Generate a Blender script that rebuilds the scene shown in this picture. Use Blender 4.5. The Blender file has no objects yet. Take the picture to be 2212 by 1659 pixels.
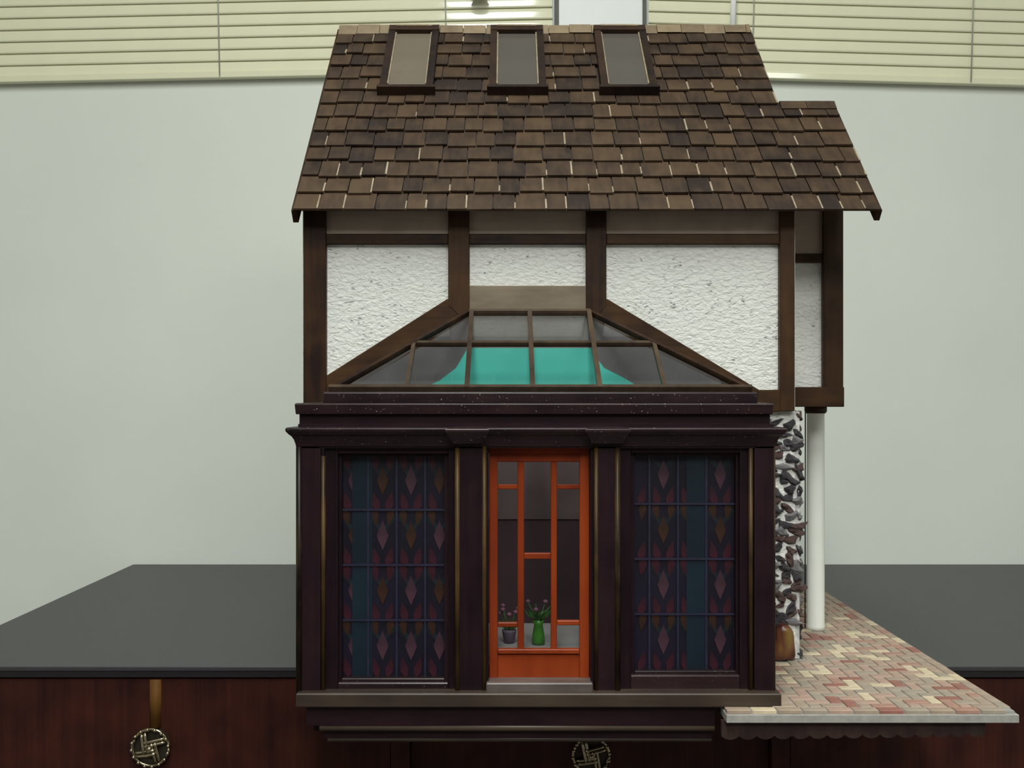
import bpy, bmesh, math, random
from mathutils import Vector, Matrix, Euler
random.seed(7)
C = bpy.context.scene.collection
sc = bpy.context.scene

# ------------------------------------------------------------------ camera, world, light
F = 2300.0            # focal length in pixels of the 2212 px wide frame
CX, CY = 1095.0, 852.0
TOPZ = 0.76           # height of the dresser top above the floor
CZ = TOPZ + 0.2527    # camera height
cam_d = bpy.data.cameras.new('camera'); cam = bpy.data.objects.new('camera', cam_d); C.objects.link(cam)
cam_d.sensor_width = 36.0; cam_d.lens = 36.0 * F / 2212.0
cam_d.shift_x = (1106 - CX) / 2212.0; cam_d.shift_y = (CY - 829.5) / 2212.0
cam_d.clip_start = 0.01
cam.location = (0, 0, CZ); cam.rotation_euler = (math.pi / 2, 0, 0)
sc.camera = cam
w = bpy.data.worlds.new('world'); sc.world = w; w.use_nodes = True
w.node_tree.nodes['Background'].inputs[0].default_value = (0.9, 0.95, 1.0, 1)
w.node_tree.nodes['Background'].inputs[1].default_value = 0.03
sc.view_settings.view_transform = 'Standard'; sc.view_settings.look = 'None'
sc.view_settings.gamma = 1.0; sc.view_settings.use_curve_mapping = False
sc.view_settings.exposure = 0.10

def area(name, loc, sx, sy, power, col):
    d = bpy.data.lights.new(name, 'AREA'); d.shape = 'RECTANGLE'; d.size = sx; d.size_y = sy
    d.energy = power; d.color = col
    o = bpy.data.objects.new(name, d); C.objects.link(o); o.location = loc
    return o
LC = (0.97, 1.0, 0.94)
area('ceiling_lamp', (-0.05, 0.0, CZ + 1.36), 0.22, 1.20, 28.0, LC)
area('ceiling_lamp', (0.45, -1.40, CZ + 1.36), 1.60, 1.00, 44.0, LC)

# ------------------------------------------------------------------ helpers
def X(px, D): return (px - CX) * D / F
def Z(py, D): return (CY - py) * D / F + CZ
WL = {}
def wloc(p): return WL.get(p.name, Vector((0, 0, 0))) if p else Vector((0, 0, 0))

def link(name, me, center, parent, rot=None):
    o = bpy.data.objects.new(name, me); C.objects.link(o)
    if parent: o.parent = parent
    o.location = Vector(center) - wloc(parent)
    if rot: o.rotation_euler = rot
    WL[o.name] = Vector(center)
    return o

def mesh(name, verts, faces, mat, parent=None, smooth=False, bevel=0.0, origin=None):
    vs = [Vector(v) for v in verts]
    if origin is None:
        lo = Vector([min(v[i] for v in vs) for i in range(3)]); hi = Vector([max(v[i] for v in vs) for i in range(3)])
        c = (lo + hi) / 2
    else: c = Vector(origin)
    me = bpy.data.meshes.new(name)
    me.from_pydata([v - c for v in vs], [], faces)
    bm = bmesh.new(); bm.from_mesh(me)
    bmesh.ops.recalc_face_normals(bm, faces=bm.faces[:])
    if bevel > 0:
        es = [e for e in bm.edges if len(e.link_faces) == 2 and e.calc_face_angle(0) > 0.6]
        bmesh.ops.bevel(bm, geom=es, offset=bevel, segments=1, affect='EDGES', clamp_overlap=True)
    bm.to_mesh(me); bm.free()
    if mat: me.materials.append(mat)
    if smooth:
        for p in me.polygons: p.use_smooth = True
    return link(name, me, c, parent)

BF = [(0, 1, 2, 3), (4, 7, 6, 5), (0, 4, 5, 1), (1, 5, 6, 2), (2, 6, 7, 3), (3, 7, 4, 0)]
def bv(x0, x1, y0, y1, z0, z1):
    return [(x0, y0, z0), (x1, y0, z0), (x1, y0, z1), (x0, y0, z1), (x0, y1, z0), (x1, y1, z0), (x1, y1, z1), (x0, y1, z1)]
def box(name, x0, x1, y0, y1, z0, z1, mat, parent=None, bevel=0.0):
    if x1 < x0: x0, x1 = x1, x0
    if z1 < z0: z0, z1 = z1, z0
    return mesh(name, bv(x0, x1, y0, y1, z0, z1), BF, mat, parent, False, bevel)
def pbox(name, px0, px1, py0, py1, D, depth, mat, parent=None, bevel=0.0005):
    """box whose front face stands at depth D and spans the given picture extent"""
    return box(name, X(px0, D), X(px1, D), D, D + depth, Z(py1, D), Z(py0, D), mat, parent, bevel)
def prism(name, pts, D, depth, mat, parent=None, bevel=0.0005):
    n = len(pts); v = [(x, D, z) for x, z in pts] + [(x, D + depth, z) for x, z in pts]
    f = [tuple(range(n)), tuple(range(2 * n - 1, n - 1, -1))] + [(i, (i + 1) % n, n + (i + 1) % n, n + i) for i in range(n)]
    return mesh(name, v, f, mat, parent, False, bevel)
def pprism(name, pp, D, depth, mat, parent=None, bevel=0.0005):
    return prism(name, [(X(a, D), Z(b, D)) for a, b in pp], D, depth, mat, parent, bevel)
def xprism(name, prof, x0, x1, mat, parent=None, bevel=0.0):
    n = len(prof); v = [(x0, y, z) for y, z in prof] + [(x1, y, z) for y, z in prof]
    f = [tuple(range(n)), tuple(range(2 * n - 1, n - 1, -1))] + [(i, (i + 1) % n, n + (i + 1) % n, n + i) for i in range(n)]
    return mesh(name, v, f, mat, parent, False, bevel)
def umold(name, prof, xl, xr, yf, yb, mat, parent=None, bevel=0.0004):
    """closed profile of (outset, z) run round the front and both sides, mitred"""
    n = len(prof); v = []
    for o, z in prof: v += [(xl - o, yb, z), (xl - o, yf - o, z), (xr + o, yf - o, z), (xr + o, yb, z)]
    f = []
    for i in range(n):
        j = (i + 1) % n
        for k in range(3): f.append((4 * i + k, 4 * i + k + 1, 4 * j + k + 1, 4 * j + k))
    f.append(tuple(4 * i for i in range(n))); f.append(tuple(4 * i + 3 for i in range(n - 1, -1, -1)))
    return mesh(name, v, f, mat, parent, False, bevel)
def lathe(name, prof, loc, mat, parent=None, n=24, smooth=True):
    v = []; f = []
    for r, z in prof:
        for k in range(n):
            a = 2 * math.pi * k / n; v.append((loc[0] + r * math.cos(a), loc[1] + r * math.sin(a), loc[2] + z))
    m = len(prof)
    for i in range(m - 1):
        for k in range(n): f.append((i * n + k, i * n + (k + 1) % n, (i + 1) * n + (k + 1) % n, (i + 1) * n + k))
    f.append(tuple(range(n - 1, -1, -1))); f.append(tuple(range((m - 1) * n, m * n)))
    return mesh(name, v, f, mat, parent, smooth)
def tube(name, pts, r, mat, parent=None, n=8, smooth=True):
    """tube along points; r a number or a list"""
    P = [Vector(p) for p in pts]; v = []; f = []
    R = r if isinstance(r, (list, tuple)) else [r] * len(P)
    for i, p in enumerate(P):
        t = (P[min(i + 1, len(P) - 1)] - P[max(i - 1, 0)]).normalized()
        a = t.cross(Vector((0, 0, 1)) if abs(t.z) < 0.9 else Vector((1, 0, 0))).normalized(); b = t.cross(a)
        for k in range(n):
            th = 2 * math.pi * k / n; v.append(p + (a * math.cos(th) + b * math.sin(th)) * R[i])
    for i in range(len(P) - 1):
        for k in range(n): f.append((i * n + k, i * n + (k + 1) % n, (i + 1) * n + (k + 1) % n, (i + 1) * n + k))
    f.append(tuple(range(n))); f.append(tuple(range(len(v) - 1, len(v) - n - 1, -1)))
    return mesh(name, v, f, mat, parent, smooth)
def plank(name, a, b, wdir, wid, ndir, th, mat, parent=None):
    """bar from a to b, wid wide along wdir and th thick along ndir (upwards from the a-b line)"""
    a, b, W, N = Vector(a), Vector(b), Vector(wdir).normalized() * wid / 2, Vector(ndir).normalized() * th
    v = [a - W, a + W, a + W + N, a - W + N, b - W, b + W, b + W + N, b - W + N]
    return mesh(name, v, BF, mat, parent)
def tag(o, label=None, cat=None, group=None, kind=None):
    if label: o['label'] = label
    if cat: o['category'] = cat
    if group: o['group'] = group
    if kind: o['kind'] = kind
    return o
def empty(name, loc, parent=None):
    o = bpy.data.objects.new(name, None); C.objects.link(o); o.empty_display_size = 0.02
    if parent: o.parent = parent
    o.location = Vector(loc) - wloc(parent); WL[o.name] = Vector(loc)
    return o

# ------------------------------------------------------------------ materials
def newmat(name):
    m = bpy.data.materials.new(name); m.use_nodes = True
    nt = m.node_tree; b = nt.nodes['Principled BSDF']
    return m, nt, b
def plain(name, col, rough=0.5, metal=0.0, spec=0.5, var=0.0, scale=60, bump=0.0, bscale=200):
    m, nt, b = newmat(name)
    b.inputs['Base Color'].default_value = (*col, 1); b.inputs['Roughness'].default_value = rough
    b.inputs['Metallic'].default_value = metal; b.inputs['Specular IOR Level'].default_value = spec
    tc = nt.nodes.new('ShaderNodeTexCoord')
    if var > 0:
        n = nt.nodes.new('ShaderNodeTexNoise'); n.inputs['Scale'].default_value = scale; n.inputs['Detail'].default_value = 4
        nt.links.new(tc.outputs['Object'], n.inputs['Vector'])
        r = nt.nodes.new('ShaderNodeValToRGB')
        r.color_ramp.elements[0].position = 0.3; r.color_ramp.elements[1].position = 0.7
        r.color_ramp.elements[0].color = (*[c * (1 - var) for c in col], 1); r.color_ramp.elements[1].color = (*[min(1, c * (1 + var)) for c in col], 1)
        nt.links.new(n.outputs['Fac'], r.inputs[0]); nt.links.new(r.outputs[0], b.inputs['Base Color'])
    if bump > 0:
        n2 = nt.nodes.new('ShaderNodeTexNoise'); n2.inputs['Scale'].default_value = bscale; n2.inputs['Detail'].default_value = 5
        nt.links.new(tc.outputs['Object'], n2.inputs['Vector'])
        bp = nt.nodes.new('ShaderNodeBump'); bp.inputs['Strength'].default_value = bump; bp.inputs['Distance'].default_value = 0.001
        nt.links.new(n2.outputs['Fac'], bp.inputs['Height']); nt.links.new(bp.outputs[0], b.inputs['Normal'])
    return m
def wood(name, c1, c2, axis=0, rough=0.4, spec=0.5, scale=160, stretch=14, specks=0.0, rnd=0.25):
    m, nt, b = newmat(name); L = nt.links.new
    tc = nt.nodes.new('ShaderNodeTexCoord'); oi = nt.nodes.new('ShaderNodeObjectInfo')
    add = nt.nodes.new('ShaderNodeVectorMath'); add.operation = 'ADD'
    L(tc.outputs['Object'], add.inputs[0])
    cmb = nt.nodes.new('ShaderNodeCombineXYZ'); L(oi.outputs['Random'], cmb.inputs[0]); L(oi.outputs['Random'], cmb.inputs[1]); L(oi.outputs['Random'], cmb.inputs[2])
    L(cmb.outputs[0], add.inputs[1])
    mp = nt.nodes.new('ShaderNodeMapping'); s = [1, 1, 1]; s[axis] = 1.0 / stretch; mp.inputs['Scale'].default_value = s
    L(add.outputs[0], mp.inputs['Vector'])
    n = nt.nodes.new('ShaderNodeTexNoise'); n.inputs['Scale'].default_value = scale; n.inputs['Detail'].default_value = 6; n.inputs['Roughness'].default_value = 0.65
    L(mp.outputs[0], n.inputs['Vector'])
    n2 = nt.nodes.new('ShaderNodeTexNoise'); n2.inputs['Scale'].default_value = scale * 0.22; n2.inputs['Detail'].default_value = 2
    L(add.outputs[0], n2.inputs['Vector'])
    mx = nt.nodes.new('ShaderNodeMath'); mx.operation = 'ADD'; 
    mh = nt.nodes.new('ShaderNodeMath'); mh.operation = 'MULTIPLY'; mh.inputs[1].default_value = 0.5
    L(n.outputs['Fac'], mx.inputs[0]); L(n2.outputs['Fac'], mx.inputs[1]); L(mx.outputs[0], mh.inputs[0])
    ofs = nt.nodes.new('ShaderNodeMath'); ofs.operation = 'MULTIPLY_ADD'; ofs.inputs[1].default_value = rnd; L(oi.outputs['Random'], ofs.inputs[0]); L(mh.outputs[0], ofs.inputs[2])
    of2 = nt.nodes.new('ShaderNodeMath'); of2.operation = 'SUBTRACT'; of2.inputs[1].default_value = rnd / 2; L(ofs.outputs[0], of2.inputs[0])
    r = nt.nodes.new('ShaderNodeValToRGB'); r.color_ramp.elements[0].position = 0.33; r.color_ramp.elements[1].position = 0.68
    r.color_ramp.elements[0].color = (*c1, 1); r.color_ramp.elements[1].color = (*c2, 1)
    L(of2.outputs[0], r.inputs[0]); out = r.outputs[0]
    if specks > 0:
        n3 = nt.nodes.new('ShaderNodeTexNoise'); n3.inputs['Scale'].default_value = 700; n3.inputs['Detail'].default_value = 2
        L(add.outputs[0], n3.inputs['Vector'])
        r3 = nt.nodes.new('ShaderNodeValToRGB'); r3.color_ramp.elements[0].position = 0.72 - specks; r3.color_ramp.elements[1].position = 0.78 - specks
        r3.color_ramp.elements[0].color = (0, 0, 0, 1); r3.color_ramp.elements[1].color = (1, 1, 1, 1)
        L(n3.outputs['Fac'], r3.inputs[0])
        mix = nt.nodes.new('ShaderNodeMixRGB'); mix.inputs[2].default_value = (0.30, 0.28, 0.27, 1)
        L(r3.outputs[0], mix.inputs[0]); L(out, mix.inputs[1]); out = mix.outputs[0]
    L(out, b.inputs['Base Color'])
    b.inputs['Roughness'].default_value = rough; b.inputs['Specular IOR Level'].default_value = spec
    bp = nt.nodes.new('ShaderNodeBump'); bp.inputs['Strength'].default_value = 0.25; bp.inputs['Distance'].default_value = 0.0006
    L(n.outputs['Fac'], bp.inputs['Height']); L(bp.outputs[0], b.inputs['Normal'])
    return m
def stucco_mat(name):
    m, nt, b = newmat(name); L = nt.links.new
    tc = nt.nodes.new('ShaderNodeTexCoord')
    mp = nt.nodes.new('ShaderNodeMapping'); mp.inputs['Rotation'].default_value = (0, 0.6, 0); mp.inputs['Scale'].default_value = (0.55, 1, 1)
    L(tc.outputs['Object'], mp.inputs['Vector'])
    n = nt.nodes.new('ShaderNodeTexNoise'); n.inputs['Scale'].default_value = 330; n.inputs['Detail'].default_value = 5; n.inputs['Roughness'].default_value = 0.6; n.inputs['Distortion'].default_value = 0.6
    L(mp.outputs[0], n.inputs['Vector'])
    n2 = nt.nodes.new('ShaderNodeTexNoise'); n2.inputs['Scale'].default_value = 420; n2.inputs['Detail'].default_value = 3
    L(mp.outputs[0], n2.inputs['Vector'])
    n3 = nt.nodes.new('ShaderNodeTexNoise'); n3.inputs['Scale'].default_value = 45; n3.inputs['Detail'].default_value = 2
    L(tc.outputs['Object'], n3.inputs['Vector'])
    ad = nt.nodes.new('ShaderNodeMath'); ad.operation = 'MULTIPLY_ADD'; ad.inputs[1].default_value = 0.35; L(n3.outputs['Fac'], ad.inputs[0]); L(n2.outputs['Fac'], ad.inputs[2])
    r = nt.nodes.new('ShaderNodeValToRGB'); e = r.color_ramp.elements
    e[0].position = 0.42; e[0].color = (0.30, 0.30, 0.29, 1); e[1].position = 0.53; e[1].color = (0.80, 0.80, 0.77, 1)
    L(ad.outputs[0], r.inputs[0]); L(r.outputs[0], b.inputs['Base Color'])
    bp = nt.nodes.new('ShaderNodeBump'); bp.inputs['Strength'].default_value = 1.0; bp.inputs['Distance'].default_value = 0.0020
    L(n.outputs['Fac'], bp.inputs['Height']); L(bp.outputs[0], b.inputs['Normal'])
    b.inputs['Roughness'].default_value = 0.85; b.inputs['Specular IOR Level'].default_value = 0.25
    return m
def glass_mat(name, tint=(0.88, 0.9, 0.9), boost=0.0):
    m = bpy.data.materials.new(name); m.use_nodes = True; nt = m.node_tree; nt.nodes.clear(); L = nt.links.new
    o = nt.nodes.new('ShaderNodeOutputMaterial'); mx = nt.nodes.new('ShaderNodeMixShader')
    t = nt.nodes.new('ShaderNodeBsdfTransparent'); t.inputs[0].default_value = (*tint, 1)
    g = nt.nodes.new('ShaderNodeBsdfGlossy'); g.inputs['Roughness'].default_value = 0.03; g.inputs[0].default_value = (1, 1, 1, 1)
    fr = nt.nodes.new('ShaderNodeFresnel'); fr.inputs['IOR'].default_value = 1.5
    ad = nt.nodes.new('ShaderNodeMath'); ad.operation = 'ADD'; ad.inputs[1].default_value = boost; ad.use_clamp = True
    ge = nt.nodes.new('ShaderNodeNewGeometry'); inv = nt.nodes.new('ShaderNodeMath'); inv.operation = 'SUBTRACT'; inv.inputs[0].default_value = 1.0
    L(ge.outputs['Backfacing'], inv.inputs[1]); mu = nt.nodes.new('ShaderNodeMath'); mu.operation = 'MULTIPLY'
    L(fr.outputs[0], ad.inputs[0]); L(ad.outputs[0], mu.inputs[0]); L(inv.outputs[0], mu.inputs[1]); L(mu.outputs[0], mx.inputs[0]); L(t.outputs[0], mx.inputs[1]); L(g.outputs[0], mx.inputs[2]); L(mx.outputs[0], o.inputs[0])
    return m

M = {}
M['wall'] = plain('wall_paint', (0.79, 0.825, 0.77), 0.75, spec=0.3, var=0.02, scale=6, bump=0.05, bscale=120)
M['ceiling'] = plain('ceiling_paint', (0.75, 0.76, 0.73), 0.9)
M['backwall'] = plain('dark_panelling', (0.045, 0.030, 0.030), 0.8, var=0.2, scale=5)
M['floor'] = plain('floor_carpet', (0.10, 0.085, 0.08), 0.5, var=0.1, scale=8)
M['pier'] = plain('pier_paint', (0.86, 0.88, 0.88), 0.4, var=0.02, scale=30)
M['gapshade'] = plain('gap_shade_grey', (0.10, 0.10, 0.09), 0.6, var=0.1)  # dark grey standing in for shadow in the gaps by the post
M['slat'] = plain('slat_paint', (0.86, 0.845, 0.63), 0.07, spec=0.6, var=0.02, scale=20)
M['cord'] = plain('blind_cord', (0.45, 0.45, 0.40), 0.7, var=0.1)
M['wand'] = plain('wand_plastic', (0.96, 0.97, 0.96), 0.10, var=0.01)
M['tassel'] = wood('tassel_wood', (0.05, 0.028, 0.012), (0.10, 0.06, 0.026), 2, 0.6, spec=0.2)
M['laminate'] = plain('black_laminate', (0.039, 0.037, 0.043), 0.45, spec=0.5, var=0.1, scale=300, bump=0.04, bscale=500)
M['lamedge'] = plain('laminate_edge', (0.008, 0.006, 0.008), 0.5, var=0.1)
M['dresser'] = wood('dresser_wood', (0.018, 0.0045, 0.0050), (0.058, 0.0140, 0.0080), 2, 0.42, spec=0.25, scale=130, stretch=40, rnd=0.0)
M['highlight'] = wood('amber_highlight', (0.085, 0.036, 0.008), (0.14, 0.062, 0.014), 2, 0.6, spec=0.12)  # amber colour of a highlight, not a separate wood
M['brass'] = plain('antique_brass', (0.42, 0.36, 0.25), 0.28, metal=1.0, var=0.35, scale=120)
M['brassdark'] = plain('tarnished_brass', (0.05, 0.04, 0.03), 0.5, metal=0.6, var=0.3)
M['stucco'] = stucco_mat('white_stucco')
M['timber'] = wood('dark_timber', (0.014, 0.0050, 0.0035), (0.058, 0.026, 0.009), 2, 0.5, spec=0.22)
M['timberh'] = wood('dark_timber_beam', (0.014, 0.0050, 0.0035), (0.064, 0.030, 0.010), 0, 0.5, spec=0.22)
M['frieze'] = wood('frieze_wood', (0.31, 0.235, 0.19), (0.45, 0.355, 0.29), 0, 0.6)
M['ledgewood'] = wood('weathered_wood', (0.10, 0.075, 0.05), (0.22, 0.17, 0.12), 0, 0.5, scale=90, stretch=4)
M['dark'] = wood('espresso_wood', (0.0085, 0.0032, 0.0060), (0.021, 0.0085, 0.0120), 2, 0.36, spec=0.28)
M['darkh'] = wood('espresso_wood_rail', (0.0085, 0.0032, 0.0060), (0.022, 0.0090, 0.0125), 0, 0.36, spec=0.28)
M['darkspeck'] = wood('speckled_espresso', (0.010, 0.0045, 0.0070), (0.030, 0.014, 0.016), 0, 0.33, spec=0.32, specks=0.02)
M['basewood'] = wood('worn_base_wood', (0.020, 0.012, 0.011), (0.075, 0.052, 0.035), 0, 0.4, scale=90)
M['apron'] = wood('apron_wood', (0.016, 0.009, 0.010), (0.062, 0.036, 0.030), 2, 0.45, spec=0.25, scale=110, stretch=3)
M['gold'] = wood('worn_gold_edge', (0.007, 0.0035, 0.0035), (0.095, 0.053, 0.016), 2, 0.4, spec=0.25, scale=120, stretch=5)
M['mullion'] = wood('mullion_wood', (0.030, 0.017, 0.010), (0.085, 0.055, 0.032), 1, 0.4)
M['door'] = wood('red_door_wood', (0.15, 0.018, 0.0045), (0.30, 0.046, 0.009), 2, 0.4, spec=0.25, scale=60)
M['sill'] = wood('grey_sill_wood', (0.07, 0.055, 0.05), (0.16, 0.13, 0.12), 0, 0.4)
M['shingle'] = wood('cedar_shingle', (0.019, 0.0105, 0.008), (0.076, 0.045, 0.024), 1, 0.6, spec=0.3, scale=150, stretch=5, rnd=0.28)
M['ridge'] = wood('ridge_shingle', (0.11, 0.075, 0.045), (0.25, 0.185, 0.11), 1, 0.55, scale=90, stretch=3, rnd=0.2)
M['deck'] = plain('roof_deck', (0.020, 0.012, 0.010), 0.7, var=0.2)
M['glue'] = plain('pale_glue', (0.30, 0.24, 0.17), 0.5, var=0.25, scale=80)
M['skyglass_warm'] = plain('skylight_pane_warm', (0.150, 0.125, 0.095), 0.18, spec=0.6, var=0.06, scale=20)
M['skyglass_grey'] = plain('skylight_pane_grey', (0.090, 0.080, 0.072), 0.18, spec=0.6, var=0.06, scale=20)
M['skyframe'] = wood('skylight_frame_wood', (0.010, 0.0050, 0.0050), (0.036, 0.0175, 0.010), 1, 0.5, spec=0.22)
M['skylip'] = plain('pale_skylight_lip', (0.30, 0.24, 0.16), 0.4, var=0.3, scale=90)
M['glass'] = glass_mat('clear_glass')
M['roofglass'] = glass_mat('roof_glass', (0.95, 0.96, 0.96), 0.03)
M['film'] = plain('dark_window_film', (0.010, 0.0055, 0.020), 0.5, var=0.5, scale=25)
M['lead'] = plain('lead_line', (0.036, 0.030, 0.070), 0.5, var=0.3)
M['petal_red'] = plain('red_petal', (0.058, 0.008, 0.020), 0.5, var=0.5, scale=40)
M['petal_pink'] = plain('pink_diamond', (0.085, 0.032, 0.050), 0.5, var=0.5, scale=40)
M['petal_orange'] = plain('orange_petal', (0.055, 0.018, 0.009), 0.5, var=0.5, scale=40)
M['petal_teal'] = plain('teal_chevron', (0.008, 0.020, 0.031), 0.5, var=0.5, scale=40)
M['bluegleam'] = plain('blue_gleam', (0.007, 0.020, 0.036), 0.5, var=0.5, scale=14)
M['teal'] = plain('teal_paint', (0.09, 0.60, 0.51), 0.6, var=0.05, scale=30)
M['innergrey'] = plain('inner_grey', (0.13, 0.12, 0.125), 0.7, var=0.15, scale=30)
M['palelining'] = plain('pale_lining', (0.20, 0.19, 0.18), 0.7, var=0.15, scale=40)
M['inner'] = plain('inner_maroon', (0.055, 0.024, 0.032), 0.7, var=0.3, scale=16)
M['innerband'] = plain('inner_brown', (0.115, 0.075, 0.075), 0.7, var=0.35, scale=22)
M['innerfloor'] = plain('inner_floor', (0.38, 0.34, 0.34), 0.5, var=0.1, scale=40)
M['green'] = plain('green_glaze', (0.06, 0.22, 0.03), 0.25, var=0.2)
M['leaf'] = plain('leaf_green', (0.05, 0.13, 0.03), 0.5, var=0.3)
M['bloom'] = plain('mauve_bloom', (0.25, 0.10, 0.16), 0.6, var=0.3)
M['pot'] = plain('mauve_pot', (0.16, 0.11, 0.16), 0.5, var=0.2)
M['column'] = plain('column_white', (0.86, 0.88, 0.84), 0.4, var=0.02)
M['mortar'] = plain('pale_mortar', (0.56, 0.55, 0.54), 0.8, var=0.5, scale=110, bump=0.8, bscale=220)
M['stone_a'] = plain('dark_stone', (0.035, 0.030, 0.036), 0.35, var=0.6, scale=120, bump=0.5)
M['stone_b'] = plain('brown_stone', (0.075, 0.040, 0.036), 0.35, var=0.6, scale=120, bump=0.5)
M['stone_c'] = plain('grey_stone', (0.19, 0.18, 0.19), 0.4, var=0.6, scale=120, bump=0.5)
M['grout'] = plain('grey_grout', (0.34, 0.33, 0.31), 0.8, var=0.12, scale=200, bump=0.2)
BR = [('brick_tan', (0.36, 0.275, 0.21)), ('brick_pink', (0.42, 0.285, 0.225)), ('brick_red', (0.29, 0.125, 0.095)), ('brick_cream', (0.60, 0.50, 0.35)), ('brick_grey', (0.35, 0.29, 0.23)), ('brick_rose', (0.38, 0.215, 0.165))]
for n_, c_ in BR: M[n_] = plain(n_, c_, 0.6, var=0.14, scale=150, bump=0.15)
m, nt, b = newmat('tawny_stone'); M['tawny'] = m
tc = nt.nodes.new('ShaderNodeTexCoord'); n = nt.nodes.new('ShaderNodeTexNoise'); n.inputs['Scale'].default_value = 70; n.inputs['Detail'].default_value = 2
mp = nt.nodes.new('ShaderNodeMapping'); mp.inputs['Scale'].default_value = (1, 1, 0.45); nt.links.new(tc.outputs['Object'], mp.inputs[0]); nt.links.new(mp.outputs[0], n.inputs['Vector'])
r = nt.nodes.new('ShaderNodeValToRGB'); e = r.color_ramp.elements
e[0].position = 0.42; e[0].color = (0.045, 0.010, 0.009, 1); e[1].position = 0.72; e[1].color = (0.20, 0.14, 0.02, 1)
x_ = e.new(0.57); x_.color = (0.16, 0.06, 0.028, 1)
nt.links.new(n.outputs['Fac'], r.inputs[0]); nt.links.new(r.outputs[0], b.inputs['Base Color']); b.inputs['Roughness'].default_value = 0.3

# ------------------------------------------------------------------ the room
WD = 1.585
def S(o): o['kind'] = 'structure'; return o
S(box('floor', -2.0, 2.2, -2.2, WD + 0.1, -0.05, 0.0, M['floor']))
S(box('ceiling', -2.0, 2.2, -2.2, WD + 0.1, CZ + 1.40, CZ + 1.45, M['ceiling']))
S(box('wall_back', -2.0, 2.2, WD, WD + 0.1, 0.0, CZ + 1.40, M['wall']))
S(box('wall_left', -2.05, -2.0, -2.2, WD, 0.0, CZ + 1.40, M['wall']))
S(box('wall_right', 2.2, 2.25, -2.2, WD, 0.0, CZ + 1.40, M['wall']))
S(box('wall_front', -2.0, 2.2, -2.25, -2.2, 0.0, CZ + 1.40, M['backwall']))
BD = 1.577
zt = Z(-130, BD)
S(box('trim_1', X(1207, BD), X(1387, BD), BD - 0.004, WD + 0.001, Z(175, BD), zt, M['pier']))
S(box('gap_shade_1', X(1198, BD), X(1207, BD), BD - 0.006, WD + 0.001, Z(175, BD), zt, M['gapshade']))  # this strip and the next paint the gap shadow beside the post
S(box('gap_shade_2', X(1387, BD), X(1395, BD), BD - 0.006, WD + 0.001, Z(175, BD), zt, M['gapshade']))

# ------------------------------------------------------------------ venetian blinds
def make_blind(name, x0, x1, tilt, ypx_rail, pivot_px, nslat, cords, label):
    zr = Z(ypx_rail, BD); pivot = Vector((X(pivot_px, BD), BD, zr))
    root = empty(name, pivot); tag(root, label, 'blind')
    pitch = 25.5 * BD / F
    # one slat mesh, gently crowned, tilted nearly closed
    K = 6; prof = []
    for k in range(K + 1):
        t = k / K - 0.5
        prof.append((t * 0.0205, 0.0006 * (1 - 4 * t * t)))
    ang = math.radians(81)
    pr = []
    for (a, h) in prof + [(a, h - 0.0006) for a, h in reversed(prof)]:
        # a runs up the slat, h bulges toward the room
        pr.append((-(h) * math.sin(ang) + a * math.cos(ang), a * math.sin(ang) + h * math.cos(ang)))
    n = len(pr); L = x1 - x0
    v = ([(-L / 2, y, z) for y, z in pr] + [(L / 2, y, z) for y, z in pr]) * 2
    f = [tuple(range(2 * n, 3 * n)), tuple(range(4 * n - 1, 3 * n - 1, -1))] + [(i, (i + 1) % n, n + (i + 1) % n, n + i) for i in range(n)]
    me = bpy.data.meshes.new('slat'); me.from_pydata(v, [], f); me.materials.append(M['slat'])
    bm = bmesh.new(); bm.from_mesh(me); bmesh.ops.recalc_face_normals(bm, faces=[q for q in bm.faces if len(q.verts) == 4]); bm.to_mesh(me); bm.free()
    for p in me.polygons: p.use_smooth = len(p.vertices) == 4
    cx = (x0 + x1) / 2
    for k in range(nslat):
        link('slat', me, (cx, BD, zr + 0.0185 + k * pitch), root)
    box('bottom_rail', x0, x1, BD - 0.006, BD + 0.006, zr, zr + 0.0095, M['slat'], root, 0.001)
    top = zr + 0.0185 + nslat * pitch
    box('head_rail', x0, x1, BD - 0.015, WD, top - 0.004, top + 0.028, M['slat'], root, 0.001)
    for c in cords:
        tube('ladder_cord', [(X(c, BD), BD - 0.0085, zr + 0.003), (X(c, BD), BD - 0.0085, top)], 0.0009, M['cord'], root, 6)
    root.rotation_euler = (0, tilt, 0)
    return root
bl = make_blind('venetian_blind', -0.92, X(1196, BD), 0.021, 170, 500, 13, (478, 966, -20), 'cream venetian blind left of the bright white window post')
br = make_blind('venetian_blind', X(1397, BD), 0.93, -0.0, 180, 1950, 13, (1621, 2092), 'cream venetian blind with a white tilt wand, right of the window post')
bl.rotation_euler = (0, -0.021, 0); br.rotation_euler = (0, 0.028, 0)
tube('tilt_wand', [(X(1573, BD), BD - 0.020, Z(-100, BD)), (X(1574, BD), BD - 0.020, Z(120, BD))], 0.0042, M['wand'], br, 10)
tx = X(1040, BD)
tube('pull_cord', [(tx, BD - 0.022, Z(-120, BD)), (tx, BD - 0.022, Z(-22, BD))], 0.0009, M['cord'], bl, 6)
lathe('cord_tassel', [(0.002, 0.030), (0.006, 0.026), (0.011, 0.012), (0.014, 0.004), (0.013, 0.0), (0.004, -0.0015)], (tx, BD - 0.022, Z(10, BD)), M['tassel'], bl, 16)
for o_ in (bl, br): pass

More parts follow.
